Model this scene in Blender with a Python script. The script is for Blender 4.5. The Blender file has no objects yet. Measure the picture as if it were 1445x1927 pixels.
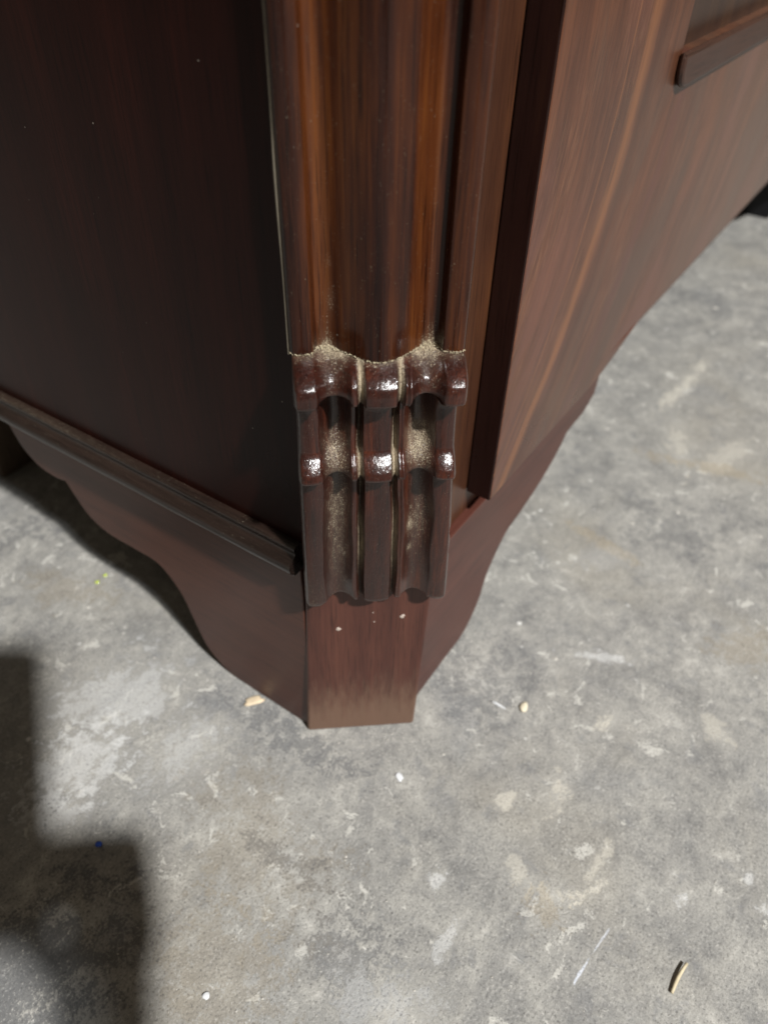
import bpy, bmesh, math, random
import numpy as np
from mathutils import Vector, Matrix

random.seed(7)
rng = np.random.default_rng(11)
S = bpy.context.scene

# ------------------------------------------------------------------ camera
# calibrated from the vanishing points of the cabinet: +X runs along its front,
# +Y along its side, Z is up; photograph 1445 x 1927, focal length 1389 px
FPX, CX, CY = 1389.0, 722.5, 963.5
R = np.array([[0.56658272, -0.54193753, 0.6207155],
              [-0.8237573, -0.39098626, 0.41055287],
              [0.02019722, -0.74393109, -0.66795105]])
C = np.array([-0.20265, -0.13566, 0.45])
cam_d = bpy.data.cameras.new('camera')
cam_d.sensor_fit = 'AUTO'
cam_d.sensor_width = 36.0
cam_d.lens = 36.0 * FPX / 1927.0
cam_d.clip_start = 0.02
cam_d.clip_end = 100.0
cam_d.dof.use_dof = True
cam_d.dof.focus_distance = 0.335
cam_d.dof.aperture_fstop = 7.0
cam = bpy.data.objects.new('camera', cam_d)
S.collection.objects.link(cam)
m = Matrix.Identity(4)
for i in range(3):
    m[i][0] = R[i, 0]; m[i][1] = -R[i, 1]; m[i][2] = -R[i, 2]; m[i][3] = C[i]
cam.matrix_world = m
S.camera = cam

# ------------------------------------------------------------------ light
W = bpy.data.worlds.new('World'); S.world = W; W.use_nodes = True
bg = W.node_tree.nodes['Background']
bg.inputs['Color'].default_value = (0.125, 0.108, 0.085, 1)
bg.inputs['Strength'].default_value = 1.2

LT = Vector((0.235, 0.82, -1.0)).normalized()      # travel direction of the workshop lamp
def lamp(name, target, direction, dist, size, power, col):
    d = bpy.data.lights.new(name, 'AREA'); d.shape = 'DISK'; d.size = size
    d.energy = power; d.color = col
    o = bpy.data.objects.new(name, d); S.collection.objects.link(o)
    o.location = Vector(target) - direction * dist
    o.rotation_euler = direction.to_track_quat('-Z', 'Y').to_euler()
    return o
lamp('ceiling_lamp', (-0.1, 0.05, 0.2), LT, 6.0, 0.24, 665.0, (1.0, 0.985, 0.965))
lamp('ceiling_lamp', (0.0, 0.05, 0.1), Vector((0.31, 0.80, -1.06)).normalized(), 6.0, 0.3, 80.0, (0.86, 0.93, 1.0))

vs = S.view_settings
vs.view_transform = 'Standard'; vs.look = 'None'; vs.exposure = 0.0; vs.gamma = 1.0
vs.use_curve_mapping = False
S.render.engine = 'CYCLES'
S.cycles.use_denoising = True
S.cycles.max_bounces = 8

# ------------------------------------------------------------------ helpers
def ray(p): return R @ np.array([(p[0] - CX) / FPX, (p[1] - CY) / FPX, 1.0])
def on_floor(p, z=0.0):
    r = ray(p); return C + r * ((z - C[2]) / r[2])
def on_plane(p, ax, v):
    r = ray(p); return C + r * ((v - C[ax]) / r[ax])

def link(o, parent=None):
    S.collection.objects.link(o)
    if parent is not None: o.parent = parent
    return o
def mesh_obj(name, verts, faces, mat, parent=None, smooth=False):
    me = bpy.data.meshes.new(name)
    me.from_pydata([tuple(float(c) for c in v) for v in verts], [], [tuple(int(i) for i in f) for f in faces])
    me.update()
    if smooth:
        me.polygons.foreach_set('use_smooth', [True] * len(me.polygons))
    me.materials.append(mat)
    return link(bpy.data.objects.new(name, me), parent)
def fix_normals(o):
    bm = bmesh.new(); bm.from_mesh(o.data)
    bmesh.ops.recalc_face_normals(bm, faces=bm.faces); bm.to_mesh(o.data); bm.free()
def bevel(o, w, seg=2, ang=35, smooth=True):
    b = o.modifiers.new('bevel', 'BEVEL'); b.width = w; b.segments = seg
    b.limit_method = 'ANGLE'; b.angle_limit = math.radians(ang)
    if smooth:
        o.data.polygons.foreach_set('use_smooth', [True] * len(o.data.polygons))
        b.harden_normals = True
    return o
def box(name, x0, x1, y0, y1, z0, z1, mat, parent=None, bw=0.0015):
    v = [(x, y, z) for x in (x0, x1) for y in (y0, y1) for z in (z0, z1)]
    f = [(0, 1, 3, 2), (4, 6, 7, 5), (0, 4, 5, 1), (2, 3, 7, 6), (0, 2, 6, 4), (1, 5, 7, 3)]
    o = mesh_obj(name, v, f, mat, parent); fix_normals(o)
    if bw: bevel(o, bw)
    return o
def extrude_poly(name, pts3, offset, mat, parent=None, bw=0.0):
    """closed outline of 3D points pushed along offset into a solid board"""
    bm = bmesh.new()
    a = [bm.verts.new(tuple(p)) for p in pts3]
    b = [bm.verts.new(tuple(np.array(p) + np.array(offset))) for p in pts3]
    fs = [bm.faces.new(a), bm.faces.new(b[::-1])]
    n = len(a)
    for i in range(n):
        bm.faces.new((a[i], b[i], b[(i + 1) % n], a[(i + 1) % n]))
    bmesh.ops.recalc_face_normals(bm, faces=bm.faces)
    if bw:
        es = [e for e in bm.edges if any(f in fs for f in e.link_faces)]
        bmesh.ops.bevel(bm, geom=es, offset=bw, segments=2, affect='EDGES', profile=0.5)
    big = [f for f in bm.faces if len(f.verts) > 4]
    bmesh.ops.triangulate(bm, faces=big)
    me = bpy.data.meshes.new(name); bm.to_mesh(me); bm.free()
    me.materials.append(mat)
    return link(bpy.data.objects.new(name, me), parent)
def smooth_line(p, n=6):
    """Catmull-Rom through 2D points"""
    p = [np.array(q, float) for q in p]
    q = [2 * p[0] - p[1]] + p + [2 * p[-1] - p[-2]]
    out = []
    for i in range(1, len(q) - 2):
        for k in range(n):
            t = k / n
            a, b, c, d = q[i - 1], q[i], q[i + 1], q[i + 2]
            out.append(0.5 * ((2 * b) + (c - a) * t + (2 * a - 5 * b + 4 * c - d) * t * t + (3 * b - a - 3 * c + d) * t ** 3))
    out.append(p[-1])
    return out
def interp(x, xs, ys): return np.interp(x, xs, ys)

# ------------------------------------------------------------------ materials
class NT:
    def __init__(s, name):
        s.m = bpy.data.materials.new(name); s.m.use_nodes = True
        s.t = s.m.node_tree; s.n = s.t.nodes; s.l = s.t.links
        s.b = s.n['Principled BSDF']
    def node(s, typ, **kw):
        n = s.n.new(typ)
        for k, v in kw.items(): setattr(n, k, v)
        return n
    def put(s, sock, v):
        if hasattr(v, 'is_output'): s.l.new(v, sock)
        else: sock.default_value = v
    def math(s, op, a, b=0.0, c=None, clamp=False):
        n = s.node('ShaderNodeMath', operation=op, use_clamp=clamp)
        s.put(n.inputs[0], a); s.put(n.inputs[1], b)
        if c is not None: s.put(n.inputs[2], c)
        return n.outputs[0]
    def mix(s, f, a, b, blend='MIX'):
        n = s.node('ShaderNodeMix', data_type='RGBA', blend_type=blend)
        s.put(n.inputs[0], f)
        s.put(n.inputs[6], (*a, 1) if isinstance(a, tuple) and len(a) == 3 else a)
        s.put(n.inputs[7], (*b, 1) if isinstance(b, tuple) and len(b) == 3 else b)
        return n.outputs[2]
    def mapr(s, v, a, b, c=0.0, d=1.0, smooth=True):
        n = s.node('ShaderNodeMapRange', interpolation_type='SMOOTHSTEP' if smooth else 'LINEAR')
        s.put(n.inputs[0], v); n.inputs[1].default_value = a; n.inputs[2].default_value = b
        n.inputs[3].default_value = c; n.inputs[4].default_value = d
        return n.outputs[0]
    def obj(s): return s.node('ShaderNodeTexCoord').outputs['Object']
    def mapping(s, v, scale=(1, 1, 1), loc=(0, 0, 0), rot=(0, 0, 0), typ='POINT'):
        n = s.node('ShaderNodeMapping', vector_type=typ)
        s.l.new(v, n.inputs['Vector'])
        n.inputs['Scale'].default_value = scale; n.inputs['Location'].default_value = loc
        n.inputs['Rotation'].default_value = rot
        return n.outputs[0]
    def noise(s, v, scale, detail=5, rough=0.55, dist=0.0):
        n = s.node('ShaderNodeTexNoise')
        s.l.new(v, n.inputs['Vector']); n.inputs['Scale'].default_value = scale
        n.inputs['Detail'].default_value = detail; n.inputs['Roughness'].default_value = rough
        n.inputs['Distortion'].default_value = dist
        return n.outputs['Fac']
    def voro(s, v, scale, feature='F1'):
        n = s.node('ShaderNodeTexVoronoi', feature=feature)
        s.l.new(v, n.inputs['Vector']); n.inputs['Scale'].default_value = scale
        return n.outputs['Distance']
    def ramp(s, v, stops):
        n = s.node('ShaderNodeValToRGB'); s.l.new(v, n.inputs[0])
        e = n.color_ramp.elements
        while len(e) < len(stops): e.new(0.5)
        for i, (p, c) in enumerate(stops):
            e[i].position = p; e[i].color = (*c, 1)
        return n.outputs[0]
    def bump(s, h, strength, dist, normal=None):
        n = s.node('ShaderNodeBump'); n.inputs['Strength'].default_value = strength
        n.inputs['Distance'].default_value = dist; s.l.new(h, n.inputs['Height'])
        if normal is not None: s.l.new(normal, n.inputs['Normal'])
        return n.outputs[0]
    def attr(s, name):
        n = s.node('ShaderNodeAttribute'); n.attribute_name = name
        return n.outputs['Fac']

def wood(name, stops, grain_axis='z', wide=55.0, rough=0.3, spec=0.5, coat=0.0, dust_glint=False, wear=None,
         curve=False, specks=0.0, bumpy=0.15, wrinkle=0.0, coat_rough=None, bands=None):
    t = NT(name); v = t.obj()
    sep = t.node('ShaderNodeSeparateXYZ'); t.l.new(v, sep.inputs[0])
    vec = v
    if curve:                                   # sweeping figure of the front board
        u = t.math('MAXIMUM', t.math('SUBTRACT', 0.4, sep.outputs[2]), -0.1)
        q = t.math('ADD', sep.outputs[0], t.math('MULTIPLY', t.math('MULTIPLY', u, t.math('ABSOLUTE', u)), 1.75))
        cmb = t.node('ShaderNodeCombineXYZ')
        t.l.new(q, cmb.inputs[0]); t.l.new(sep.outputs[1], cmb.inputs[1]); t.l.new(sep.outputs[2], cmb.inputs[2])
        vec = cmb.outputs[0]
    lo = 0.045
    sc = {'z': (1, 1, lo), 'y': (1, lo, 1), 'x': (lo, 1, 1)}[grain_axis]
    gv = t.mapping(vec, scale=sc)
    n1 = t.noise(gv, wide, 6, 0.62, 0.25)
    n2 = t.noise(gv, wide * 7.5, 4, 0.6)
    n3 = t.noise(v, 9.0, 3, 0.5)
    f = t.math('ADD', t.math('MULTIPLY', n1, 0.66), t.math('MULTIPLY', n2, 0.34))
    f = t.math('ADD', f, t.math('MULTIPLY', t.math('SUBTRACT', n3, 0.5), 0.35))
    if bands:                                   # broad lighter and darker streaks across the column
        q0 = t.math('ADD', t.math('MULTIPLY', t.math('SUBTRACT', sep.outputs[0], 0.0233), 0.6392), t.math('MULTIPLY', t.math('SUBTRACT', sep.outputs[1], 0.028), -0.7690))
        q0 = t.math('ADD', q0, t.math('MULTIPLY', t.math('SUBTRACT', t.noise(t.mapping(v, scale=(1, 1, 0.12)), 45.0, 4, 0.6), 0.5), 0.010))
        for c_, h_, k_ in bands:
            f = t.math('ADD', f, t.math('MULTIPLY', t.mapr(t.math('ABSOLUTE', t.math('SUBTRACT', q0, c_)), h_, h_ * 0.35), k_))
    col = t.ramp(f, stops)
    # fine dark pores running with the grain
    gp = t.mapping(vec, scale=tuple(s_ * 1.0 if s_ == 1 else 0.03 for s_ in sc))
    pores = t.mapr(t.noise(gp, 1000.0, 3, 0.6), 0.52, 0.68)
    col = t.mix(t.math('MULTIPLY', pores, 0.62), col, tuple(c * 0.4 for c in stops[0][1]))
    rough_s = t.math('ADD', rough, t.math('MULTIPLY', t.math('SUBTRACT', n3, 0.5), 0.16))
    if curve:
        hair = t.mapr(t.noise(t.mapping(vec, scale=(1, 1, 0.05)), 1100.0, 3, 0.6, 0.6), 0.50, 0.66)
        zone = t.mapr(t.noise(t.mapping(vec, scale=(1, 1, 0.25)), 22.0, 3, 0.5), 0.42, 0.60)
        col = t.mix(t.math('MULTIPLY', t.math('MULTIPLY', hair, zone), 0.5), col, (0.20, 0.092, 0.048))
        bl = t.noise(t.mapping(vec, scale=(1, 1, 0.45)), 13.0, 4, 0.6, 0.5)
        col = t.mix(t.math('MULTIPLY', t.mapr(bl, 0.50, 0.66), 0.5), col, (0.058, 0.032, 0.021))
        col = t.mix(t.math('MULTIPLY', t.mapr(bl, 0.47, 0.34), 0.45), col, (0.120, 0.046, 0.033))
        film = t.math('MULTIPLY', t.mapr(t.math('ADD', sep.outputs[0], t.math('MULTIPLY', t.noise(v, 8.0, 3, 0.5), 0.22)), 0.40, 0.72), 0.25)
        col = t.mix(film, col, (0.155, 0.100, 0.070))
        st = t.math('ABSOLUTE', t.math('ADD', t.math('SUBTRACT', q, 0.2285), t.math('MULTIPLY', t.math('SUBTRACT', t.noise(v, 14.0, 3, 0.6), 0.5), 0.012)))
        stn = t.math('ADD', st, t.math('MULTIPLY', t.math('SUBTRACT', n2, 0.5), 0.026))
        col = t.mix(t.math('MULTIPLY', t.mapr(stn, 0.0105, 0.0), 0.66), col, (0.205, 0.080, 0.030))
        st2 = t.math('ADD', t.math('ABSOLUTE', t.math('SUBTRACT', q, 0.2035)), t.math('MULTIPLY', t.math('SUBTRACT', n2, 0.5), 0.002))
        col = t.mix(t.math('MULTIPLY', t.mapr(st2, 0.0014, 0.0002), 0.35), col, (0.26, 0.10, 0.035))
        st3 = t.math('ADD', t.math('ABSOLUTE', t.math('SUBTRACT', q, 0.318)), t.math('MULTIPLY', t.math('SUBTRACT', n1, 0.5), 0.012))
        col = t.mix(t.math('MULTIPLY', t.mapr(st3, 0.012, 0.002), 0.6), col, (0.07, 0.022, 0.016))
    if wear:                                    # scuffed, bleached wood near the floor
        wn = t.noise(t.mapping(v, scale=(1, 1, 0.16)), 260.0, 6, 0.75)
        w = t.math('ADD', sep.outputs[2], t.math('MULTIPLY', t.math('SUBTRACT', wn, 0.5), 0.09))
        wm = t.mapr(w, wear, wear * 0.15)
        col = t.mix(t.math('MULTIPLY', wm, 0.72), col, (0.165, 0.102, 0.068))
        rough_s = t.math('ADD', rough_s, t.math('MULTIPLY', wm, 0.25), clamp=True)
    if specks:
        sp = t.mapr(t.voro(v, 130.0), 0.060, 0.035)
        spn = t.mapr(t.noise(v, 45.0, 2, 0.5), 0.60, 0.66)
        col = t.mix(t.math('MULTIPLY', t.math('MULTIPLY', sp, spn), specks), col, (0.55, 0.50, 0.42))
    h = t.math('ADD', t.math('MULTIPLY', n2, 0.6), t.math('MULTIPLY', t.noise(v, 260.0, 3, 0.6), 0.4))
    nrm = t.bump(h, bumpy, 0.001)
    if wrinkle:
        wv = t.mapping(v, scale=(1, 1, 0.6))
        nrm = t.bump(t.noise(wv, 560.0, 4, 0.62, 1.0), wrinkle, 0.0008, nrm)
    if dust_glint:
        a = t.attr('dust')  # real dust on column and corbel, painted highlights on moulding and strip
        fine = t.noise(v, 1500.0, 2, 0.8)
        clump = t.noise(t.mapping(v, scale=(1, 1, 0.45)), 420.0, 4, 0.7)
        k = t.math('ADD', t.math('MULTIPLY', fine, 0.72), t.math('MULTIPLY', clump, 0.28))
        dm = t.math('MULTIPLY', t.mapr(t.math('ADD', t.math('SUBTRACT', k, 0.5), t.math('MULTIPLY', a, 0.30)), 0.12, 0.34), 0.78)
        col = t.mix(dm, col, t.ramp(clump, [(0.3, (0.27, 0.225, 0.145)), (0.7, (0.55, 0.48, 0.34))]))
        # thin grey-brown bloom of fine dust
        film = t.math('MULTIPLY', t.mapr(t.math('MULTIPLY', a, t.math('ADD', clump, 0.4)), 0.05, 0.8), 0.36)
        col = t.mix(film, col, (0.24, 0.185, 0.130))
        rough_s = t.math('ADD', rough_s, t.math('ADD', t.math('MULTIPLY', dm, 0.6), t.math('MULTIPLY', film, 0.6)), clamp=True)
        nrm = t.bump(dm, 0.5, 0.0006, nrm)
        t.put(t.b.inputs['Specular IOR Level'], t.math('MULTIPLY', spec, t.math('SUBTRACT', 1.0, t.math('MULTIPLY', dm, 0.9))))
        t.put(t.b.inputs['Coat Weight'], t.math('MULTIPLY', coat, t.math('SUBTRACT', 1.0, dm)))
    else:
        t.b.inputs['Specular IOR Level'].default_value = spec
        t.b.inputs['Coat Weight'].default_value = coat
    t.b.inputs['Coat Roughness'].default_value = coat_rough if coat_rough else max(0.08, rough * 0.75)
    t.l.new(col, t.b.inputs['Base Color'])
    t.l.new(rough_s, t.b.inputs['Roughness'])
    t.l.new(nrm, t.b.inputs['Normal'])
    t.l.new(nrm, t.b.inputs['Coat Normal'])
    return t.m

def plain(name, col, rough=0.5, var=0.3, scale=300.0, spec=0.3):
    t = NT(name); v = t.obj()
    n = t.noise(v, scale, 4, 0.6)
    t.l.new(t.mix(n, tuple(c * (1 - var) for c in col), tuple(min(1, c * (1 + var)) for c in col)), t.b.inputs['Base Color'])
    t.b.inputs['Roughness'].default_value = rough
    t.b.inputs['Specular IOR Level'].default_value = spec
    t.l.new(t.bump(n, 0.3, 0.0005), t.b.inputs['Normal'])
    return t.m

M = {}
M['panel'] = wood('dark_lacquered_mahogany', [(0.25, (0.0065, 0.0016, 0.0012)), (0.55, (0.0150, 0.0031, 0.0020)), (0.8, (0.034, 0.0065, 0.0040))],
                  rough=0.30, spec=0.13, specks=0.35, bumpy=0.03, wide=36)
M['column'] = wood('reeded_mahogany', [(0.34, (0.0085, 0.0027, 0.0021)), (0.47, (0.026, 0.0074, 0.0036)), (0.60, (0.060, 0.0170, 0.0052)), (0.80, (0.135, 0.043, 0.0095))],
                   rough=0.17, spec=0.26, dust_glint=True, bumpy=0.05, wide=60, specks=0.5,
                   bands=[(-0.0150, 0.0065, 0.11), (-0.026, 0.005, -0.06), (0.0030, 0.0060, -0.05), (0.0165, 0.009, 0.06), (0.030, 0.0035, -0.08)])
M['corbel'] = wood('carved_mahogany', [(0.28, (0.009, 0.0023, 0.0016)), (0.5, (0.027, 0.0062, 0.0034)), (0.75, (0.092, 0.021, 0.0075))],
                   rough=0.36, spec=0.22, coat=0.70, dust_glint=True, bumpy=0.20, wide=90, wrinkle=0.27, coat_rough=0.15)
M['foot'] = wood('scuffed_mahogany', [(0.28, (0.036, 0.0130, 0.0095)), (0.5, (0.066, 0.0220, 0.0150)), (0.78, (0.105, 0.038, 0.024))],
                 rough=0.45, spec=0.4, wear=0.066, bumpy=0.12, wide=80)
M['apron'] = wood('apron_mahogany', [(0.28, (0.046, 0.0150, 0.0105)), (0.5, (0.068, 0.0225, 0.0155)), (0.78, (0.098, 0.034, 0.023))],
                  grain_axis='x', rough=0.40, spec=0.45, bumpy=0.06, wide=40)
M['apron_side'] = wood('apron_side_mahogany', [(0.28, (0.046, 0.0165, 0.0110)), (0.5, (0.069, 0.0245, 0.0155)), (0.78, (0.098, 0.036, 0.022))],
                  grain_axis='y', rough=0.42, spec=0.4, bumpy=0.06, wide=40)
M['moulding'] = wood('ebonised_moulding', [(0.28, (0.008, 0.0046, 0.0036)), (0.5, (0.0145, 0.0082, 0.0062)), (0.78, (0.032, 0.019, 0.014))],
                     grain_axis='y', rough=0.30, spec=0.5, bumpy=0.25, wide=120, specks=0.5, dust_glint=True)
M['board'] = wood('figured_mahogany', [(0.25, (0.036, 0.0115, 0.0060)), (0.45, (0.064, 0.0215, 0.0105)), (0.62, (0.104, 0.0360, 0.0160)), (0.8, (0.170, 0.061, 0.024))],
                  rough=0.30, spec=0.42, coat=0.06, coat_rough=0.22, curve=True, bumpy=0.05, wide=70)
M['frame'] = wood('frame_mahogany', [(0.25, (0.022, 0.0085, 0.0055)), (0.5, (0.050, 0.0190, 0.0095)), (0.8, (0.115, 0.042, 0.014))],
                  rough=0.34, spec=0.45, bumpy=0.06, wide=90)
M['edge'] = wood('dark_board_edge', [(0.25, (0.009, 0.0034, 0.0028)), (0.55, (0.017, 0.0060, 0.0045)), (0.8, (0.034, 0.013, 0.006))], rough=0.3, spec=0.3, bumpy=0.04, wide=60)
M['veneer'] = wood('dark_veneer', [(0.25, (0.022, 0.012, 0.009)), (0.5, (0.034, 0.018, 0.0125)), (0.8, (0.075, 0.036, 0.017))], rough=0.33, spec=0.5, bumpy=0.04, wide=45)
M['strip'] = wood('strip_mahogany', [(0.28, (0.024, 0.0092, 0.0058)), (0.5, (0.036, 0.0140, 0.0086)), (0.8, (0.056, 0.023, 0.013))],
                  grain_axis='x', rough=0.36, spec=0.4, specks=0.9, wide=70, dust_glint=True)
M['raw'] = wood('raw_carcass_wood', [(0.25, (0.035, 0.024, 0.016)), (0.5, (0.055, 0.038, 0.025)), (0.8, (0.09, 0.064, 0.042))],
                rough=0.75, spec=0.2, wide=60)
M['black'] = plain('black_lacquer', (0.006, 0.006, 0.007), 0.4)  # phone screen; also blackens the inner support to stand for its shade
M['filler'] = plain('white_filler', (0.42, 0.35, 0.30), 0.7)
M['sawdust'] = plain('sawdust_grain', (0.48, 0.41, 0.28), 0.9, 0.45, 500)
M['chip_wood'] = plain('pale_wood_chip', (0.60, 0.49, 0.34), 0.7, 0.25)
M['chip_pale'] = plain('cream_plaster_chip', (0.62, 0.56, 0.42), 0.8, 0.2)
M['match'] = plain('dry_straw', (0.50, 0.43, 0.29), 0.7, 0.35)
M['white'] = plain('white_paint_flake', (0.60, 0.61, 0.62), 0.6, 0.15)
M['gritm'] = plain('pale_grit', (0.42, 0.40, 0.36), 0.8, 0.5, 90)
M['blue'] = plain('blue_plastic', (0.02, 0.06, 0.30), 0.4, 0.2)
M['green'] = plain('green_glass', (0.42, 0.50, 0.10), 0.15, 0.3, spec=0.8)
M['phone'] = plain('phone_black', (0.01, 0.01, 0.012), 0.3, 0.1)
M['skin'] = plain('skin', (0.38, 0.22, 0.15), 0.5, 0.15)

def concrete():
    t = NT('worn_concrete'); v = t.obj()
    n_big = t.noise(v, 5.5, 5, 0.6, 0.4)
    n_mid = t.noise(v, 26.0, 6, 0.66, 0.3)
    n_small = t.noise(v, 120.0, 6, 0.7)
    n_fine = t.noise(v, 620.0, 4, 0.7)
    f = t.math('ADD', t.math('MULTIPLY', n_mid, 0.55), t.math('MULTIPLY', n_small, 0.45))
    col = t.ramp(f, [(0.32, (0.125, 0.124, 0.120)), (0.46, (0.225, 0.220, 0.205)), (0.57, (0.305, 0.296, 0.270)), (0.70, (0.49, 0.475, 0.435))])
    # warm cement and blue-grey worn patches
    col = t.mix(t.math('MULTIPLY', t.mapr(n_big, 0.50, 0.72), 0.38), col, (0.280, 0.255, 0.205))
    n_cool = t.noise(t.mapping(v, loc=(3.1, 1.7, 0)), 8.0, 5, 0.65, 0.5)
    col = t.mix(t.math('MULTIPLY', t.mapr(n_cool, 0.52, 0.72), 0.40), col, (0.165, 0.172, 0.182))
    fz = t.math('MULTIPLY', t.math('SUBTRACT', n_fine, 0.5), 0.16)
    n_d = t.noise(t.mapping(v, loc=(1.7, 5.2, 0)), 48.0, 7, 0.70, 0.5)
    col = t.mix(t.math('MULTIPLY', t.mapr(t.math('ADD', n_d, fz), 0.555, 0.66), 0.45), col, (0.145, 0.148, 0.152))
    n_w = t.noise(t.mapping(v, loc=(7.7, -2.2, 0)), 62.0, 8, 0.68, 0.7)
    clus = t.mapr(t.noise(t.mapping(v, loc=(-3.3, 2.9, 0)), 9.0, 3, 0.5), 0.36, 0.66, -0.05, 0.035)
    col = t.mix(t.math('MULTIPLY', t.mapr(t.math('ADD', t.math('ADD', n_w, fz), clus), 0.595, 0.645), 0.72), col, (0.50, 0.488, 0.445))
    # splashes, stains, scratches and one painted half-shadow with a place of their own: (photo x, y, half-length, half-width, photo angle end x,y, colour, strength)
    wob = t.math('MULTIPLY', t.math('SUBTRACT', n_small, 0.5), 4.6)
    wob2 = t.math('MULTIPLY', t.math('SUBTRACT', n_mid, 0.5), 4.2)
    wobble = t.math('ADD', t.math('ADD', wob, wob2), t.math('MULTIPLY', t.math('SUBTRACT', n_fine, 0.5), 3.0))
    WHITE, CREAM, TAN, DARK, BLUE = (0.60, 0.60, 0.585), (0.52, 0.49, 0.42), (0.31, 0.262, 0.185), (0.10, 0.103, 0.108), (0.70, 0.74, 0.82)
    marks = [
        ((90, 1470), (200, 1400), 0.024, WHITE, 0.65), ((170, 1330), (280, 1300), 0.030, WHITE, 0.50),
        ((300, 1430), (400, 1380), 0.020, WHITE, 0.40), ((60, 1560), (130, 1520), 0.014, WHITE, 0.4),
        ((430, 1310), (640, 1440), 0.013, DARK, 0.55), ((460, 1560), (590, 1660), 0.010, DARK, 0.7),
        ((430, 1500), (560, 1700), 0.030, TAN, 0.30), ((330, 1780), (480, 1900), 0.030, TAN, 0.35),
        ((620, 1750), (720, 1900), 0.020, DARK, 0.5), ((660, 1870), (800, 1920), 0.016, WHITE, 0.35),
        ((1240, 770), (1320, 690), 0.009, CREAM, 0.8), ((1270, 800), (1280, 870), 0.012, CREAM, 0.6),
        ((1330, 880), (1400, 840), 0.012, CREAM, 0.55), ((1080, 990), (1200, 1060), 0.006, TAN, 0.6),
        ((1200, 850), (1445, 905), 0.009, TAN, 0.55), ((1060, 1060), (1160, 1050), 0.012, WHITE, 0.2),
        ((1080, 1230), (1180, 1240), 0.0045, WHITE, 0.7), ((935, 1512), (965, 1500), 0.005, CREAM, 0.8),
        ((1040, 1520), (1055, 1460), 0.007, CREAM, 0.75), ((965, 1625), (990, 1660), 0.006, CREAM, 0.6),
        ((1000, 1680), (1080, 1690), 0.007, CREAM, 0.7), ((1080, 1700), (1150, 1650), 0.0035, CREAM, 0.9),
        ((1105, 1660), (1140, 1600), 0.003, CREAM, 0.6), ((1335, 1360), (1365, 1395), 0.007, CREAM, 0.6),
        ((1270, 1702), (1300, 1678), 0.0035, WHITE, 0.75), ((1130, 1370), (1160, 1345), 0.005, CREAM, 0.9),
        ((865, 1720), (830, 1790), 0.004, WHITE, 0.5), ((818, 1668), (826, 1645), 0.004, WHITE, 0.6),
        ((1078, 1853), (1112, 1797), 0.0010, BLUE, 0.8), ((1112, 1797), (1150, 1742), 0.0007, BLUE, 0.5),
        ((1418, 1645), (1402, 1660), 0.0025, WHITE, 0.7), ((1430, 1710), (1445, 1710), 0.003, WHITE, 0.6),
        ((1010, 1690), (1040, 1720), 0.012, TAN, 0.5), ((1360, 1230), (1440, 1210), 0.018, TAN, 0.4),
        ((20, 1010), (80, 990), 0.018, DARK, 0.45), ((90, 1100), (200, 1120), 0.018, TAN, 0.35),
        ((0, 1880), (120, 1780), 0.05, DARK, 0.75), ((930, 1240), (880, 1330), 0.03, DARK, 0.35),  # first mark: half-shadow of phone and hand painted dark on the floor
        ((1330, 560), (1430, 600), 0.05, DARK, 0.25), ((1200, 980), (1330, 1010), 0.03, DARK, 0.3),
    ]
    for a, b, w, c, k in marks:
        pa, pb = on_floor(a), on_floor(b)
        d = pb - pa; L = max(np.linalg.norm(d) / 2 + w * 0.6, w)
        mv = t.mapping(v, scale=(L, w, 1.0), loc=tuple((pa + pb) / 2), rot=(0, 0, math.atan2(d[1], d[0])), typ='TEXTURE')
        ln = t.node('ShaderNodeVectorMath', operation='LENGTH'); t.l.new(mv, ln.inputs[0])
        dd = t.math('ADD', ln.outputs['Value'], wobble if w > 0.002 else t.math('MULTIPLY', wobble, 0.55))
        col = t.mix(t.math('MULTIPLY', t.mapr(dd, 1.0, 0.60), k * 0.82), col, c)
    # aggregate, pits, paint spots
    n_sand = t.noise(v, 1700.0, 3, 0.7)
    sg = t.mapr(n_sand, 0.30, 0.70, 0.80, 1.20, False)
    sgc = t.node('ShaderNodeCombineXYZ')
    for q_ in range(3): t.l.new(sg, sgc.inputs[q_])
    col = t.mix(1.0, col, sgc.outputs[0], 'MULTIPLY')
    tr_ = t.noise(t.mapping(v, scale=(0.12, 1, 1), rot=(0, 0, 0.55)), 60.0, 4, 0.6, 0.3)
    col = t.mix(t.math('MULTIPLY', t.mapr(tr_, 0.52, 0.68), 0.22), col, (0.15, 0.15, 0.15))
    pit = t.math('MULTIPLY', t.mapr(t.voro(v, 210.0), 0.17, 0.09), t.mapr(t.noise(v, 40.0, 3, 0.6), 0.50, 0.60))
    col = t.mix(t.math('MULTIPLY', pit, 0.6), col, (0.07, 0.068, 0.064))
    col = t.mix(t.math('MULTIPLY', t.mapr(n_fine, 0.47, 0.33), 0.70), col, (0.08, 0.078, 0.075))
    col = t.mix(t.math('MULTIPLY', t.mapr(n_fine, 0.55, 0.68), 0.42), col, (0.55, 0.53, 0.49))
    vd = t.voro(t.mapping(v, scale=(1, 1, 0.001)), 38.0)
    spotn = t.mapr(t.noise(v, 17.0, 2, 0.5), 0.56, 0.62)
    spot = t.math('MULTIPLY', t.mapr(t.math('ADD', vd, t.math('MULTIPLY', t.math('SUBTRACT', n_small, 0.5), 0.12)), 0.085, 0.055), spotn)
    col = t.mix(t.math('MULTIPLY', spot, 0.85), col, (0.66, 0.65, 0.62))
    sv = t.mapping(v, scale=(1, 0.05, 1), rot=(0, 0, 0.9))
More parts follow.
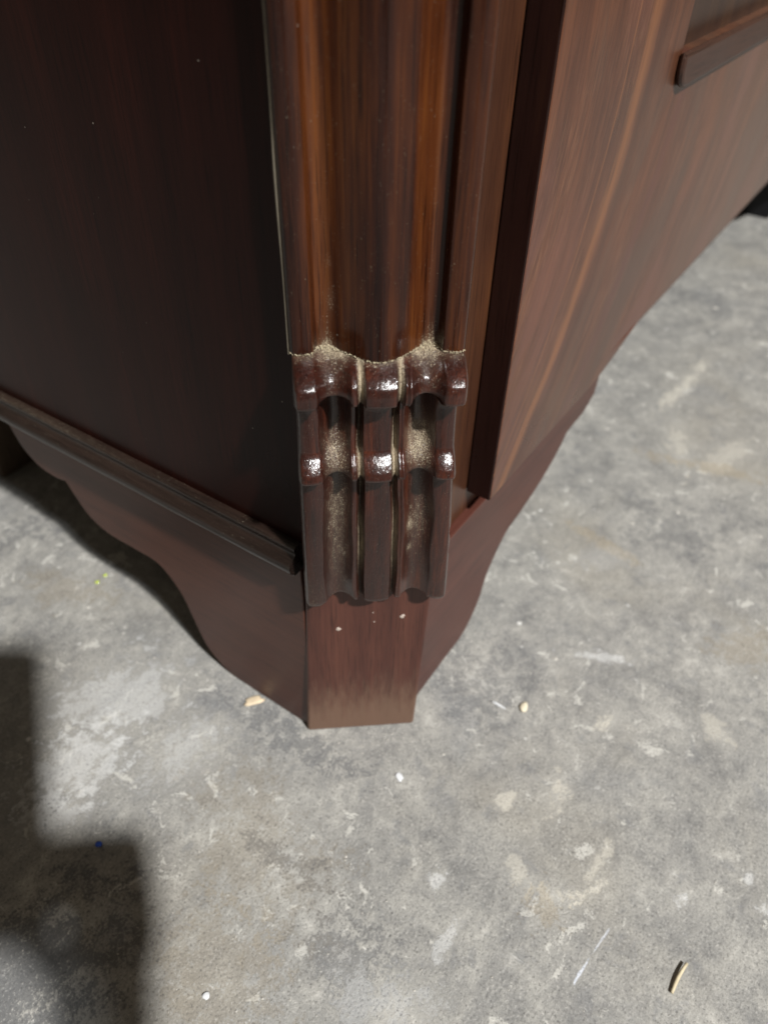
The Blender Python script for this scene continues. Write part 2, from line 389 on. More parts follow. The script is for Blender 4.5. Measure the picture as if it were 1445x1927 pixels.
    scr = t.math('MULTIPLY', t.mapr(t.noise(sv, 300.0, 2, 0.5), 0.70, 0.76), t.mapr(n_mid, 0.5, 0.62))
    col = t.mix(t.math('MULTIPLY', scr, 0.5), col, (0.55, 0.54, 0.52))
    t.l.new(col, t.b.inputs['Base Color'])
    t.l.new(t.math('ADD', 0.52, t.math('MULTIPLY', n_small, 0.3)), t.b.inputs['Roughness'])
    t.b.inputs['Specular IOR Level'].default_value = 0.35
    h = t.math('ADD', t.math('MULTIPLY', n_small, 0.55), t.math('ADD', t.math('MULTIPLY', n_fine, 0.30), t.math('MULTIPLY', n_mid, 0.5)))
    t.l.new(t.bump(h, 0.55, 0.0032), t.b.inputs['Normal'])
    return t.m
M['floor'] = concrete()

# ------------------------------------------------------------------ floor
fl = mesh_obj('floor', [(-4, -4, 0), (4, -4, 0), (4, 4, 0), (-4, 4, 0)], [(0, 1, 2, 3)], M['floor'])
fl['kind'] = 'structure'

# ------------------------------------------------------------------ the cabinet
cab = bpy.data.objects.new('cabinet', None); link(cab); cab.empty_display_size = 0.05
cab['label'] = 'dark red mahogany cabinet with canted carved corner and scalloped feet on concrete floor'
cab['category'] = 'cabinet'

C0 = np.array([0.0233, 0.028, 0.0])
T = np.array([0.64, -0.77, 0.0]); T /= np.linalg.norm(T)
N = np.array([-0.77, -0.64, 0.0]); N /= np.linalg.norm(N)
def cant(t, s, z): return C0 + T * t + N * s + np.array([0, 0, z])
ZJ = 0.2962                                         # joint between reeded column and carved corbel

# --- reeded corner column
def column_s(w):
    a = np.abs(w)
    s = np.where(a > 0.735, 0.0108 + 0.0012 * np.sin((a - 0.735) / 0.265 * math.pi),
                 np.where(a > 0.70, 0.0066 + (a - 0.70) / 0.035 * 0.0042, 0.0))
    inner = 0.0055 + 0.0137 * (0.5 + 0.5 * np.cos(np.clip(a / 0.59, 0, 1) * math.pi)) ** 0.8
    outer = 0.0055 + 0.0011 * ((a - 0.59) / 0.11) ** 2
    s = np.where(a <= 0.59, inner, np.where(a <= 0.70, outer, s))
    edge = np.clip((a - 0.955) / 0.045, 0, 1)
    return s - 0.0022 * edge ** 2 + 0.0006 * w
wN = np.unique(np.concatenate([np.linspace(-1, 1, 121), np.array([-.735, -.70, .70, .735, -.718, .718])]))
tw = 0.0066 + 0.0362 * wN
sw = column_s(wN)
zs = np.linspace(ZJ + 0.0004, 0.86, 120) ** 1.0
zs = ZJ + 0.0004 + (0.86 - ZJ) * np.linspace(0, 1, 120) ** 2
V, F, dust_glint = [], [], []
nW = len(wN)
for z in zs:
    for k in range(nW):
        V.append(cant(tw[k], sw[k], z))
        h = z - ZJ
        gv = math.exp(-((abs(wN[k]) - 0.59) / 0.10) ** 2)
        right = 1.0 if wN[k] > 0 else 0.8
        d = gv * (1.0 * math.exp(-h / 0.0045) + 0.10 * math.exp(-h / 0.02) * right) + 0.55 * math.exp(-h / 0.0008)
        if wN[k] < 0: d += 0.32 * math.exp(-((wN[k] + 0.52) / 0.05) ** 2) * (math.exp(-((h - 0.022) / 0.006) ** 2) + 0.6 * math.exp(-((h - 0.037) / 0.003) ** 2))
        dust_glint.append(min(1.0, d + 0.03))
for i in range(len(zs) - 1):
    for k in range(nW - 1):
        a = i * nW + k
        F.append((a, a + 1, a + 1 + nW, a + nW))
# sides, back and the underside
b0 = len(V); nz = len(zs)
for z in (zs[0], zs[-1]):
    V.append(cant(tw[0] + 0.002, -0.012, z)); V.append(cant(tw[-1] - 0.002, -0.012, z)); dust_glint += [0, 0]
topo = (nz - 1) * nW
F.append(tuple([b0] + [b0 + 2] + [topo - i * nW for i in range(0, nz)]))
F.append(tuple([b0 + 3] + [b0 + 1] + [i * nW + nW - 1 for i in range(nz)]))
F.append((b0, b0 + 1, b0 + 3, b0 + 2))
F.append(tuple([b0 + 1, b0] + list(range(0, nW))))
col_o = mesh_obj('reeded_column', V, F, M['column'], cab, smooth=True)
at = col_o.data.attributes.new('dust', 'FLOAT', 'POINT'); at.data.foreach_set('value', dust_glint)
fix_normals(col_o); col_o.data.shade_smooth() if hasattr(col_o.data, 'shade_smooth') else None

# thin line of pale glue between the side panel and the column
pl = [cant(tw[0], sw[0], 0)]
V = []; F = []
zz = np.linspace(ZJ - 0.001, 0.45, 60)
for i, z in enumerate(zz):
    wd = 0.0008 + 0.0003 * math.sin(z * 91) + 0.0003 * math.sin(z * 37 + 1)
    if z > 0.37: wd *= max(0.1, 1 - (z - 0.37) / 0.05)
    p = cant(tw[0], sw[0] - 0.0004, z)
    for q in ((-0.0003, 0.0006), (-0.0003 - wd * 0.5, 0.0002), (-wd * 0.6, -0.0012), (0.001, -0.0015), (0.001, 0.0002)):
        V.append(p + T * q[0] + N * q[1])
    if i:
        for k in range(5):
            F.append(((i - 1) * 5 + k, (i - 1) * 5 + (k + 1) % 5, i * 5 + (k + 1) % 5, i * 5 + k))
M['glue'] = plain('dried_glue', (0.19, 0.165, 0.125), 0.6, 0.5, 120)
glue = mesh_obj('glue_line', V, F, M['glue'], col_o, smooth=True); fix_normals(glue)

# --- carved corbel under the column
ridge_z = [ZJ, 0.2952, 0.2930, 0.2900, 0.2865, 0.2830, 0.2818, 0.2808, 0.2800, 0.2785, 0.2740, 0.2620, 0.2530, 0.2508, 0.2480, 0.2450, 0.2422, 0.2410, 0.2402, 0.2392, 0.2360, 0.2250, 0.2000, 0.1700, 0.1460, 0.1425]
ridge_s = [0.0195, 0.0225, 0.0262, 0.0288, 0.0300, 0.0302, 0.0298, 0.0285, 0.0240, 0.0212, 0.0200, 0.0196, 0.0200, 0.0212, 0.0243, 0.0266, 0.0277, 0.0274, 0.0262, 0.0215, 0.0195, 0.0188, 0.0176, 0.0158, 0.0142, 0.0128]
holl_z = [ZJ, 0.2945, 0.2900, 0.2865, 0.2842, 0.2832, 0.2822, 0.2800, 0.2700, 0.2600, 0.2520, 0.2470, 0.2430, 0.2412, 0.2402, 0.2385, 0.2300, 0.2000, 0.1700, 0.1425]
holl_s = [0.0120, 0.0175, 0.0220, 0.0238, 0.0240, 0.0222, 0.0145, 0.0108, 0.0106, 0.0122, 0.0152, 0.0186, 0.0200, 0.0195, 0.0158, 0.0133, 0.0130, 0.0120, 0.0104, 0.0082]
zc = []
for a, b in zip([ZJ, 0.2835, 0.2785, 0.2425, 0.2385], [0.2835, 0.2785, 0.2425, 0.2385, 0.1425]):
    n = max(8, int((a - b) / (0.00022 if (a - b) < 0.006 else 0.0008)))
    zc += list(np.linspace(a, b, n, endpoint=False))
zc.append(0.1425)
zc = np.array(zc)
U = np.unique(np.concatenate([np.linspace(0, 1, 150), np.linspace(0.355, 0.425, 22), np.linspace(0.58, 0.645, 22), np.linspace(0, 0.03, 8), np.linspace(0.97, 1, 8)]))
nU = len(U)
tl = lambda z: np.interp(z, [0.1425, 0.20, 0.235, 0.27, 0.283, 0.2975], [-0.0307, -0.0298, -0.0292, -0.0284, -0.0288, -0.0287])
tr = lambda z: np.interp(z, [0.1425, 0.20, 0.235, 0.2450, 0.2720, 0.2800, 0.2820, 0.2975], [0.0463, 0.0442, 0.0420, 0.0412, 0.0406, 0.0407, 0.0420, 0.0424])
def wob(z, k): return 0.006 * math.sin(z * 61 + k * 1.7) + 0.004 * math.sin(z * 143 + k * 3.1)
def smoothstep(a, b, x):
    y = np.clip((x - a) / (b - a), 0, 1); return y * y * (3 - 2 * y)
ph = rng.uniform(0, 6.28, (14, 3)); fr = rng.uniform(60, 420, (14, 2)); am = rng.uniform(0.2, 1, 14) * 60 / np.hypot(fr[:, 0], fr[:, 1])
V, F, dust_glint = [], [], []
for z in zc:
    sr = float(np.interp(-z, [-q for q in ridge_z], ridge_s))
    sh = float(np.interp(-z, [-q for q in holl_z], holl_s))
    c1, c2 = 0.240 + wob(z, 0), 0.768 + wob(z, 1)
    h1, h2 = 0.099 + wob(z, 2) * 0.5, 0.099 + wob(z, 3) * 0.5
    g1, g2 = 0.389 + wob(z, 4) * 0.5, 0.612 + wob(z, 5) * 0.6
    x1, x2 = np.abs(U - c1) / h1, np.abs(U - c2) / h2
    hw = np.maximum(np.clip(1 - x1 ** 2, 0, 1) ** 0.95, np.clip(1 - x2 ** 2, 0, 1) ** 0.95)
    gw = np.maximum(np.clip(1 - np.abs(U - g1) / 0.026, 0, 1) ** 0.7, np.clip(1 - np.abs(U - g2) / 0.026, 0, 1) ** 0.7)
    low = smoothstep(0.335, 0.36, U) * (1 - smoothstep(0.64, 0.665, U))   # centre member stands a touch back
    nar = (smoothstep(0.335, 0.35, U) * (1 - smoothstep(0.362, 0.375, U)) + smoothstep(0.628, 0.64, U) * (1 - smoothstep(0.65, 0.665, U)))
    s = sr - hw * (sr - sh) - gw * 0.0050 * (1 - hw) - nar * 0.0008
    # curved centre member
    cc = np.clip(1 - ((U - 0.50) / 0.10) ** 2, 0, 1)
    s = s + 0.0011 * cc - 0.0006
    s = s + 0.0012 * (np.clip(1 - ((U - 0.070) / 0.075) ** 2, 0, 1) + np.clip(1 - ((U - 0.930) / 0.070) ** 2, 0, 1)) - 0.0004
    # the crown springs from the column's own section
    wu = (tl(z) + (tr(z) - tl(z)) * U - 0.0066) / 0.0362
    st_ = column_s(np.clip(wu, -1, 1)) + 0.0011
    k0 = np.clip((ZJ - z) / 0.0072, 0, 1)
    kk = np.sqrt(np.clip(1 - (1 - k0) ** 2, 0, 1)) ** 0.9
    s = st_ + (s - st_) * kk
    # rounded outer arrises
    e = np.minimum(U, 1 - U)
    s = s - 0.0035 * np.clip(1 - e / 0.028, 0, 1) ** 2.2
    # knife work: slow unevenness
    tz = tl(z) + (tr(z) - tl(z)) * U
    un = np.zeros(nU)
    for j in range(14):
        un += am[j] * np.sin(fr[j, 0] * tz + fr[j, 1] * z + ph[j, 0])
    s = s + 0.00013 * un
    # the tail: hollows run out and the outer members round under
    zb = z
    k = np.clip((0.1490 - z) / 0.0065, 0, 1)
    s = s - 0.0048 * k ** 2.4
    # a nibbled right arris
    nib = math.exp(-((z - 0.196) / 0.003) ** 2) + 0.8 * math.exp(-((z - 0.181) / 0.0025) ** 2)
    for q in range(nU):
        zz = z
        # tail ends: outer left member hangs lowest, hollows arch upward
        if z < 0.150:
            arch = 0.0032 * hw[q] + 0.002 * gw[q]
            for uc, hf, dr, cu in ((0.070, 0.075, -0.0034, 0.0042), (0.50, 0.10, -0.0006, 0.0020), (0.935, 0.068, -0.0012, 0.0030)):
                if abs(U[q] - uc) < hf: arch += dr + cu * abs((U[q] - uc) / hf) ** 3
            zz = z + arch * (0.150 - z) / 0.0075
        V.append(cant(tz[q] - (0.0009 * nib if U[q] > 0.985 else 0.0), s[q], zz))
        u = U[q]
        dg = 1.45 * gw[q] ** 1.3
        d = 0.0
        if u < 0.5:
            d += dg * (0.85 * math.exp(-((z - 0.291) / 0.010) ** 2) + 0.70 * math.exp(-((z - 0.246) / 0.012) ** 2) + 0.95 * math.exp(-((z - 0.190) / 0.018) ** 2) + 0.30)
            d += hw[q] * (0.60 * math.exp(-((z - 0.250) / 0.010) ** 2) + 0.42 * math.exp(-((z - 0.215) / 0.016) ** 2) + 0.28 * math.exp(-((z - 0.185) / 0.02) ** 2) + 0.16)
            d += math.exp(-((z - 0.2395) / 0.0016) ** 2) * 0.7 * hw[q]
        else:
            d += dg * (0.70 * math.exp(-((z - 0.291) / 0.010) ** 2) + 1.05 * math.exp(-((z - 0.249) / 0.016) ** 2) + 0.75 * math.exp(-((z - 0.193) / 0.022) ** 2) + 0.30)
            d += hw[q] * (0.88 * math.exp(-((z - 0.254) / 0.011) ** 2) + 0.34 * math.exp(-((z - 0.205) / 0.02) ** 2) + 0.14)
            d += 0.65 * math.exp(-((z - 0.2015) / 0.005) ** 2 - ((u - 0.715) / 0.02) ** 2) + 0.6 * math.exp(-((z - 0.184) / 0.003) ** 2 - ((u - 0.72) / 0.02) ** 2)
        top = math.exp(-(ZJ - z) / 0.0009)
        d += top * (0.50 + 0.5 * hw[q]) + (0.42 if u > 0.5 else 0.30) * hw[q] * math.exp(-(ZJ - z) / 0.005)
        if u < 0.13: d += 0.16 * math.exp(-((z - 0.155) / 0.02) ** 2) + 0.25 * math.exp(-((z - 0.2395) / 0.002) ** 2)
        d += 0.20 * math.exp(-((z - 0.144) / 0.004) ** 2)
        dust_glint.append(min(1.0, d * 0.78 + 0.02))
nz = len(zc)
for i in range(nz - 1):
    for k in range(nU - 1):
        a = i * nU + k
        F.append((a, a + nU, a + 1 + nU, a + 1))
# returns to the foot: top, bottom, both sides as strips
def add_back(idx, sback):
    out = []
    for i in idx:
        p = np.array(V[i]); d = (p - C0).dot(N)
        V.append(p - N * (d - sback)); dust_glint.append(dust_glint[i] * 0.9); out.append(len(V) - 1)
    return out
for idx, flip in ((list(range(nU)), False), ([(nz - 1) * nU + k for k in range(nU)], True),
                  ([i * nU for i in range(nz)], True), ([i * nU + nU - 1 for i in range(nz)], False)):
    bk = add_back(idx, -0.003)
    for i in range(len(idx) - 1):
        q = (idx[i], idx[i + 1], bk[i + 1], bk[i])
        F.append(q if flip else q[::-1])
corb = mesh_obj('carved_corbel', V, F, M['corbel'], cab, smooth=True)
at = corb.data.attributes.new('dust', 'FLOAT', 'POINT'); at.data.foreach_set('value', dust_glint)
fix_normals(corb)
corb['label'] = 'glossy carved fluted corbel with sawdust in its grooves'

# sawdust grains lying along the ledge of the joint and in the hollows
V, F = [], []
def grain(p, r):
    b = len(V)
    q = Matrix.Rotation(random.uniform(0, 6.28), 3, Vector((random.random(), random.random(), random.random() + .01)).normalized())
    for c in ((1, 0, -.5), (-.6, .8, -.5), (-.6, -.8, -.5), (0, 0, .8)):
        w = q @ Vector(c) * r * random.uniform(0.6, 1.3)
        V.append(p + np.array(w))
    F.extend([(b, b + 1, b + 2), (b, b + 3, b + 1), (b + 1, b + 3, b + 2), (b + 2, b + 3, b)])
for _ in range(1700):
    w = random.uniform(-1, 1)
    a = abs(abs(w) - 0.58)
    if random.random() > 0.20 + 0.8 * math.exp(-(a / 0.10) ** 2): continue
    heap = math.exp(-(a / 0.09) ** 2)
    sc_ = float(column_s(np.array([w]))[0])
    off = abs(random.gauss(0, 1)) * (0.0006 + 0.0016 * heap)
    p = cant(0.0066 + 0.0362 * w, sc_ + off + 0.0001, ZJ + 0.0006 + max(0, (0.0003 + 0.0030 * heap * (1 if w > 0 else .7)) * random.random() * (1 - off / 0.006)))
    grain(p, random.uniform(0.00014, 0.00034))
sd = mesh_obj('sawdust', V, F, M['sawdust'], corb); sd['kind'] = 'stuff'

# --- foot: the canted corner block, runs up behind the corbel
def shift(z): return 0.0045 * min(1.0, z / 0.125)
prof = [(-0.0365, 0.0), (0.0365, 0.0), (0.0365, -0.020), (-0.0365, -0.020)]
V, F = [], []
lv = [(0.0, 0.0), (0.125, 0.0045), (ZJ - 0.0006, 0.0045)]
for z, sh_ in lv:
    l = -0.0365 + (0.0050 if z > 0.01 else 0); r_ = 0.0365 + (0.004 if z > 0.01 else 0)
    if z > 0.2: l, r_ = -0.0275, 0.040
    for t_, s_ in ((l, 0.0), (r_, 0.0), (r_, -0.030), (l, -0.030)):
        V.append(cant(t_, s_, z))
for i in range(len(lv) - 1):
    for k in range(4):
        F.append((i * 4 + k, i * 4 + (k + 1) % 4, i * 4 + 4 + (k + 1) % 4, i * 4 + 4 + k))
F.append((0, 1, 2, 3)); F.append((8, 9, 10, 11))
foot = mesh_obj('foot', V, F, M['foot'], cab); fix_normals(foot); bevel(foot, 0.0022, 3)
def cant_hit(p, s):
    r = ray(p); q = C0 + N * s
    return C + r * ((q - C).dot(N) / r.dot(N))
def blob(name, p, nrm, r, mat, parent, flat=0.35, seed=0, stretch=1.0, tang=None):
    bm = bmesh.new(); bmesh.ops.create_icosphere(bm, subdivisions=2, radius=1.0)
    rr = random.Random(seed)
    k = [rr.uniform(-1, 1) for _ in range(9)]
    z = Vector(nrm).normalized(); x = Vector(tang).normalized() if tang is not None else z.orthogonal().normalized()
    y = z.cross(x)
    for v in bm.verts:
        c = v.co.copy()
        f = 1 + 0.22 * math.sin(3 * c.x + 6 * k[0]) * k[1] + 0.22 * math.sin(4 * c.y + 6 * k[2]) + 0.12 * math.sin(7 * c.x * c.y + k[3] * 5)
        v.co = x * (c.x * r * f * stretch) + y * (c.y * r * f) + z * (c.z * r * flat * f)
    me = bpy.data.meshes.new(name); bm.to_mesh(me); bm.free(); me.materials.append(mat)
    me.polygons.foreach_set('use_smooth', [True] * len(me.polygons))
    o = link(bpy.data.objects.new(name, me), parent); o.location = tuple(p)
    return o
for i, (p, r) in enumerate([((637, 1184), 0.0014), ((757, 1160), 0.0016), ((704, 1170), 0.0005), ((702, 1153), 0.0004)]):
    blob('filler_dot', cant_hit(p, 0.0001), N, r, M['filler'], foot, 0.18, i)

# --- side face: panel, moulding, bracketed apron
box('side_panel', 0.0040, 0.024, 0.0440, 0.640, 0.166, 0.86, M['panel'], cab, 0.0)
prof = [(0.0045, 0.1822), (-0.0006, 0.1822), (-0.0016, 0.1814), (-0.0018, 0.1797), (-0.0012, 0.1782), (-0.0013, 0.1768), (-0.0022, 0.1752), (-0.0042, 0.1740),
        (-0.0060, 0.1724), (-0.0068, 0.1700), (-0.0064, 0.1672), (-0.0050, 0.1650), (-0.0034, 0.1640), (-0.0032, 0.1628), (0.0045, 0.1628)]
ys = np.linspace(0.0525, 0.640, 90)
V, F = [], []
n = len(prof)
for i, y in enumerate(ys):
    dz = -0.0055 * (y - 0.054) / 0.265 - 0.0032
    for k, (x, z) in enumerate(prof):
        j = 0.00005 * math.sin(y * 310 + k) + 0.00006 * math.sin(y * 97 + 0.3 * k)
        if k in (1, 2, 3): j += 0.00012 * math.sin(y * 920) * math.sin(y * 133)
        V.append((x + j, y, z + dz + j * 0.5))
    if i:
        for k in range(n):
            F.append(((i - 1) * n + k, (i - 1) * n + (k + 1) % n, i * n + (k + 1) % n, i * n + k))
F.append(tuple(range(n))); F.append(tuple(range((len(ys) - 1) * n, len(ys) * n)))
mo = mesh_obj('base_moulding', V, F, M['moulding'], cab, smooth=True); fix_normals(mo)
at = mo.data.attributes.new('dust', 'FLOAT', 'POINT')  # pale highlight along the top fillet, painted in dust colour
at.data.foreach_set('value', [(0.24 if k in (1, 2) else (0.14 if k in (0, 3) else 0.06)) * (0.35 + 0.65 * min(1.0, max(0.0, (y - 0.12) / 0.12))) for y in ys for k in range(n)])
mo.modifiers.new('edge', 'EDGE_SPLIT').split_angle = math.radians(50)

LX = 0.0040
Lpx = [(17, 799), (43, 842), (73, 876), (103, 897), (124, 906), (146, 940), (172, 975), (206, 1005), (257, 1035), (292, 1056), (317, 1082),
       (343, 1120), (360, 1155), (378, 1193), (395, 1223), (429, 1262), (472, 1298), (515, 1330)]
Lyz = [(q[1], max(q[2], 0.0008)) for q in (on_plane(p, 0, LX) for p in Lpx)]
i_ang = 4                                            # sharp nick between the two scallops
crv = smooth_line(Lyz[:i_ang + 1], 5)[:-1] + smooth_line(Lyz[i_ang:], 5)
topz = lambda y: 0.1600 - 0.0055 * (y - 0.054) / 0.265
ymid = 0.345
mir = [(2 * ymid - y, z) for y, z in crv][::-1]
low = [(0.0545, 0.0008)] + [tuple(c) for c in crv][::-1] + [tuple(c) for c in mir][::-1] + [(2 * ymid - 0.0545, 0.0008)]
out = [(LX, y, z) for y, z in low] + [(LX, 2 * ymid - 0.0545, 0.150), (LX, 0.0545, topz(0.0545))]
# keep the outline ordered from the corner foot to the rear foot
extrude_poly('apron', out, (0.018, 0, 0), M['apron_side'], cab, 0.0006)
# rear supports seen under the side
box('rear_foot', 0.0445, 0.085, 0.459, 0.640, 0.0, 0.1618, M['raw'], cab, 0.002)

# --- front face: frame, bracket, figured board with sunk panel and moulded strip
box('front_frame', 0.0440, 1.36, 0.0150, 0.034, 0.1395, 0.86, M['frame'], cab, 0.0)
RY = 0.0095
Rpx = [(789, 1303), (835, 1241), (872, 1190), (900, 1130), (918, 1075), (950, 1006), (978, 965), (1015, 909), (1047, 854), (1065, 817), (1074, 804), (1097, 776), (1118, 740)]
Rxz = [(q[0], max(q[2], 0.0008)) for q in (on_plane(p, 1, RY) for p in Rpx)]
crv = smooth_line(Rxz[:10], 5)[:-1] + smooth_line(Rxz[9:], 4)
low = [(0.046, 0.0008)] + [tuple(c) for c in crv]
ztop = 0.1386
low = [q for q in low if q[1] < ztop - 0.002]
out = [(x, RY, z) for x, z in low] + [(low[-1][0] + 0.003, RY, ztop), (0.046, RY, ztop)]
far = out
extrude_poly('apron', out, (0, 0.018, 0), M['apron'], cab, 0.0006)

BY = -0.0020
bot = [(0.1155, 0.157), (0.20, 0.1585), (0.27, 0.159), (0.290, 0.1610), (0.3194, 0.1659), (0.342, 0.171), (0.3589, 0.1738), (0.40, 0.1752), (1.36, 0.1754)]
bot = [tuple(q) for q in smooth_line(bot, 4)]
OX, OZ = 0.2915, 0.3655
out = [(x, BY, z) for x, z in bot] + [(1.36, BY, OZ), (OX, BY, OZ), (OX, BY, 0.86), (0.1155, BY, 0.86)]
fb = extrude_poly('front_board', out, (0, 0.0168, 0), M['board'], cab, 0.0012)
fb.data.materials.append(M['edge'])
for pg in fb.data.polygons:
    if pg.normal.x < -0.8 and pg.center.x < 0.12: pg.material_index = 1
box('sunk_panel', OX - 0.002, 1.36, 0.0085, 0.0146, OZ - 0.002, 0.86, M['veneer'], cab, 0.0)
# strip with a rounded lower corner at its end
zt, zb_, xl = 0.3688, 0.3500, 0.2855
pts = [(xl + 0.013 - 0.013 * math.sin(a), zb_ + 0.013 - 0.013 * math.cos(a)) for a in np.linspace(0, math.pi / 2, 8)]
out = [(x, -0.0068, z) for x, z in pts] + [(xl, -0.0068, zt), (1.36, -0.0068, zt), (1.36, -0.0068, zb_)]
rs = extrude_poly('rail_strip', out, (0, 0.0046, 0), M['strip'], cab, 0.0021)
at = rs.data.attributes.new('dust', 'FLOAT', 'POINT')  # mask lightens the top arris to imitate its thin highlight
at.data.foreach_set('value', [(0.18 if v_.co.z > zt - 0.0006 else 0.03) for v_ in rs.data.vertices])

# carcass behind, closes the light off
box('carcass', 0.0242, 1.36, 0.0342, 0.640, 0.1622, 0.86, M['raw'], cab, 0.0)

# far end of the front: mirrored bracket, corner block and inner support coloured black in place of shade
XL = 1.36
extrude_poly('apron', [(XL - x, y, z) for x, y, z in far], (0, 0.018, 0), M['apron'], cab, 0.0006)
fpts = [(XL - 0.047, -0.002), (XL, 0.054), (XL - 0.02, 0.075), (XL - 0.068, 0.0275), (XL - 0.050, 0.010)]
extrude_poly('foot', [(x, y, 0.0) for x, y in fpts], (0, 0, 0.174), M['foot'], cab, 0.0015)
box('inner_support', 1.200, XL - 0.075, 0.0346, 0.110, 0.0, 0.1618, M['black'], cab, 0.002)
box('rear_foot', XL - 0.09, XL - 0.02, 0.560, 0.640, 0.0, 0.1618, M['raw'], cab, 0.002)

# ------------------------------------------------------------------ litter on the floor
def thing(o, label, cat, group=None):
    o['label'] = label; o['category'] = cat
    if group: o['group'] = group
    return o
def floor_tan(a, b):
    d = on_floor(b) - on_floor(a); return d / np.linalg.norm(d)
thing(blob('wood_chip', on_floor((478, 1320)) + (0, 0, 0.0009), (0.1, 0.05, 1), 0.0036, M['chip_wood'], None, 0.2, 5, 2.1, floor_tan((455, 1326), (500, 1314))),
      'thin tan wood shaving lying beside the scalloped side apron', 'wood chip')
thing(blob('plaster_chip', on_floor((985, 1332)) + (0, 0, 0.0014), (0, 0, 1), 0.0034, M['chip_pale'], None, 0.30, 9, 1.25, floor_tan((985, 1345), (990, 1318))),
      'rounded cream crumb of plaster on the floor right of the foot', 'plaster chip')
thing(blob('paint_flake', on_floor((936, 1326)) + (0, 0, 0.0005), (0, 0, 1), 0.0013, M['white'], None, 0.2, 12, 4.2, floor_tan((915, 1318), (955, 1340))),
      'slim bluish white paint sliver next to the cream plaster crumb', 'paint flake')
thing(blob('paint_flake', on_floor((389, 1874)) + (0, 0, 0.0008), (0.15, 0, 1), 0.0017, M['white'], None, 0.3, 31, 1.2, floor_tan((385, 1880), (395, 1868))),
      'small bright white paint flake beside the shadow edge', 'paint flake')
thing(blob('paint_flake', on_floor((751, 1462)) + (0, 0, 0.0004), (0, 0, 1), 0.0019, M['white'], None, 0.12, 44, 1.9, floor_tan((742, 1446), (758, 1474))),
      'pale blue white paint smear flake in front of the foot', 'paint flake')
thing(blob('plastic_crumb', on_floor((187, 1590)) + (0, 0, 0.0010), (0, 0, 1), 0.0017, M['blue'], None, 0.7, 3, 1.2),
      'tiny blue plastic crumb lying in the shadow', 'plastic crumb')
for k, p in enumerate([(199, 1084), (184, 1097)]):
    thing(blob('glass_crumb', on_floor(p) + (0, 0, 0.0010), (0, 0, 1), 0.0016, M['green'], None, 0.8, 60 + k, 1.1),
          'tiny yellow green glass crumb at the edge of the side apron shadow', 'glass crumb', 'green glass crumbs')
# straw: a slightly bent, tapered three-sided splinter
a, b = on_floor((1262, 1870)), on_floor((1289, 1816))
d = (b - a); L = np.linalg.norm(d); d /= L; sd_ = np.array([-d[1], d[0], 0])
V, F = [], []
for i in range(9):
    f = i / 8; w = 0.00105 * (1 - 0.45 * abs(f - 0.45)); bend = 0.0006 * math.sin(f * math.pi)
    for q in range(6):
        an = q * math.pi / 3
        V.append(a + d * L * f + sd_ * (w * math.cos(an) + bend) + np.array([0, 0, 0.0015 + 0.0014 * f + w * 0.9 * math.sin(an)]))
    if i:
        for q in range(6): F.append(((i - 1) * 6 + q, (i - 1) * 6 + (q + 1) % 6, i * 6 + (q + 1) % 6, i * 6 + q))
F.append(tuple(range(6))); F.append(tuple(range(48, 54)))
st = mesh_obj('straw', V, F, M['match'], None, smooth=True); fix_normals(st)
thing(st, 'short dry straw splinter lying on the bare concrete', 'straw')
# grit
V, F = [], []
def grit(p, r, fl_=0.5):
    b = len(V)
    k = [random.uniform(0.6, 1.3) for _ in range(6)]
    an = random.uniform(0, 6.28)
    for i in range(5):
        V.append(p + np.array([math.cos(an + i * 1.2566) * r * k[i], math.sin(an + i * 1.2566) * r * k[i], 0.0002]))
    V.append(p + np.array([0, 0, r * fl_ + 0.0003]))
    for i in range(5): F.append((b + i, b + (i + 1) % 5, b + 5))
    F.append((b + 4, b + 3, b + 2, b + 1, b))
for _ in range(300):
    p = on_floor((random.uniform(-50, 1500), random.uniform(430, 1950)))
    if p[0] > -0.006 and p[1] > -0.006 and p[0] < 0.3 and p[1] < 0.3: continue
    if p[0] > 1.1: continue
    grit(p, random.uniform(0.0002, 0.0007) * (1.7 if random.random() < 0.10 else 1))
for _ in range(420):                                   # crumbs gather along the foot and aprons
    e = random.random()
    if e < 0.35: p = cant(random.uniform(-0.038, 0.038), abs(random.gauss(0, 0.012)) + 0.001, 0)
    elif e < 0.68: p = np.array([-abs(random.gauss(0, 0.014)) + 0.001, random.uniform(0.06, 0.30), 0])
    else: p = np.array([random.uniform(0.05, 0.32), -abs(random.gauss(0, 0.014)) + 0.006, 0])
    grit(p, random.uniform(0.00015, 0.00055) * (1.8 if random.random() < 0.06 else 1))
for q, r in [((556, 1132), .002), ((167, 1143), .002), ((145, 1107), .002), ((16, 1211), .0022), ((682, 1418), .0012), ((834, 1420), .0015), ((1142, 808), .003), ((1346, 580), .005),
             ((1045, 1240), .0025), ((1190, 985), .003), ((1275, 965), .003), ((1430, 1010), .003), ((333, 1862), .0008), ((445, 1903), .0012), ((380, 1852), .0008)]:
    q2 = on_floor(q); grit(q2, r * 0.75, 0.4)
gr = mesh_obj('grit', V, F, M['gritm'], None); gr['kind'] = 'stuff'; gr['label'] = 'fine white grit and paint crumbs scattered over the concrete'
gr['category'] = 'grit'

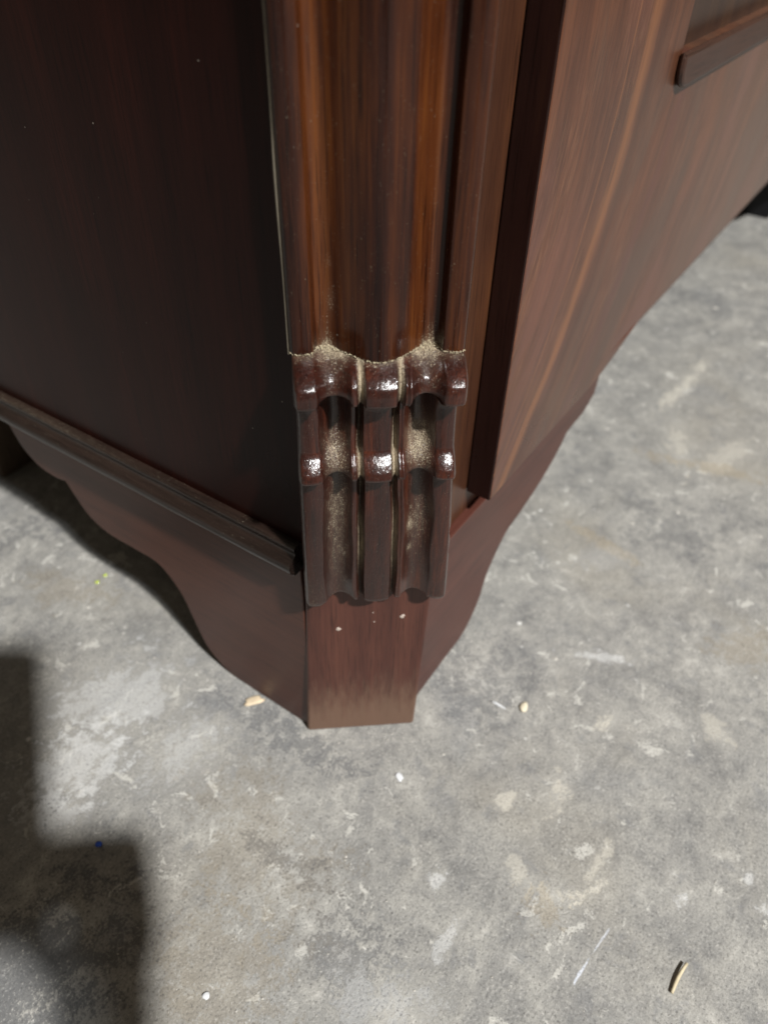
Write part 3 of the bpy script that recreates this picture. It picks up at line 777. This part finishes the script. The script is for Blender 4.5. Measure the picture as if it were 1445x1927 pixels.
# ------------------------------------------------------------------ the photographer's phone and hand (behind the lens; they throw the shadow on the floor)
def cam_pt(x, y, z): return C + R @ np.array([x, y, z])
ph_o = bpy.data.objects.new('phone', None); link(ph_o); ph_o.location = tuple(cam_pt(-0.027, 0.046, -0.010)); ph_o.empty_display_size = 0.03
ph_o['label'] = 'black slab phone held upright in a hand above the floor'; ph_o['category'] = 'phone'
def rounded_slab(name, x0, x1, y0, y1, z0, z1, r, mat, parent):
    pts = []
    for cx, cy, a0 in ((x1 - r, y1 - r, 0), (x0 + r, y1 - r, 90), (x0 + r, y0 + r, 180), (x1 - r, y0 + r, 270)):
        for k in range(6):
            an = math.radians(a0 + k * 18); pts.append((cx + r * math.cos(an), cy + r * math.sin(an)))
    o = extrude_poly(name, [cam_pt(x, y, z0) for x, y in pts], R @ np.array([0, 0, z1 - z0]), mat, parent, 0.001)
    o.location = -Vector(parent.location)
    return o
rounded_slab('body', -0.054, 0.0245, -0.044, 0.120, -0.0145, -0.0065, 0.010, M['phone'], ph_o)
rounded_slab('screen', -0.051, 0.0215, -0.041, 0.117, -0.0152, -0.0147, 0.008, M['black'], ph_o)

vv = [(0.20, 0.52, -0.17, 0.050), (0.155, 0.40, -0.12, 0.045), (0.108, 0.29, -0.08, 0.034), (0.074, 0.205, -0.045, 0.024), (0.054, 0.150, -0.020, 0.019), (0.055, 0.118, -0.012, 0.019)]
ee = [(0, 1), (1, 2), (2, 3), (3, 4), (4, 5)]
for k, (yk, ln) in enumerate(((0.077, 0.95), (0.087, 1.0), (0.097, 0.96), (0.106, 0.8))):
    b = len(vv)
    vv += [(0.070, yk, -0.006, 0.0085), (0.068, yk, 0.004, 0.0082), (0.040, yk + 0.001, 0.0065, 0.0076), (0.068 - 0.062 * ln, yk + 0.002, 0.004, 0.0064)]
    ee += [(5, b), (b, b + 1), (b + 1, b + 2), (b + 2, b + 3)]
b = len(vv)
vv += [(0.040, 0.128, -0.018, 0.017), (0.028, 0.118, -0.025, 0.0095), (0.006, 0.106, -0.0225, 0.008)]
ee += [(4, b), (b, b + 1), (b + 1, b + 2)]
vv += [(0.034, 0.122, -0.006, 0.014)]; ee += [(5, len(vv) - 1)]
me = bpy.data.meshes.new('person'); me.from_pydata([tuple(cam_pt(*q[:3])) for q in vv], ee, []); me.update()
per = link(bpy.data.objects.new('person', me))
md = per.modifiers.new('skin', 'SKIN')
for i, q in enumerate(vv): me.skin_vertices[0].data[i].radius = (q[3], q[3])
me.skin_vertices[0].data[0].use_root = True
sb = per.modifiers.new('sub', 'SUBSURF'); sb.levels = 2; sb.render_levels = 2
me.materials.append(M['skin'])
per['label'] = 'bare forearm and hand gripping the side of a phone'; per['category'] = 'person'
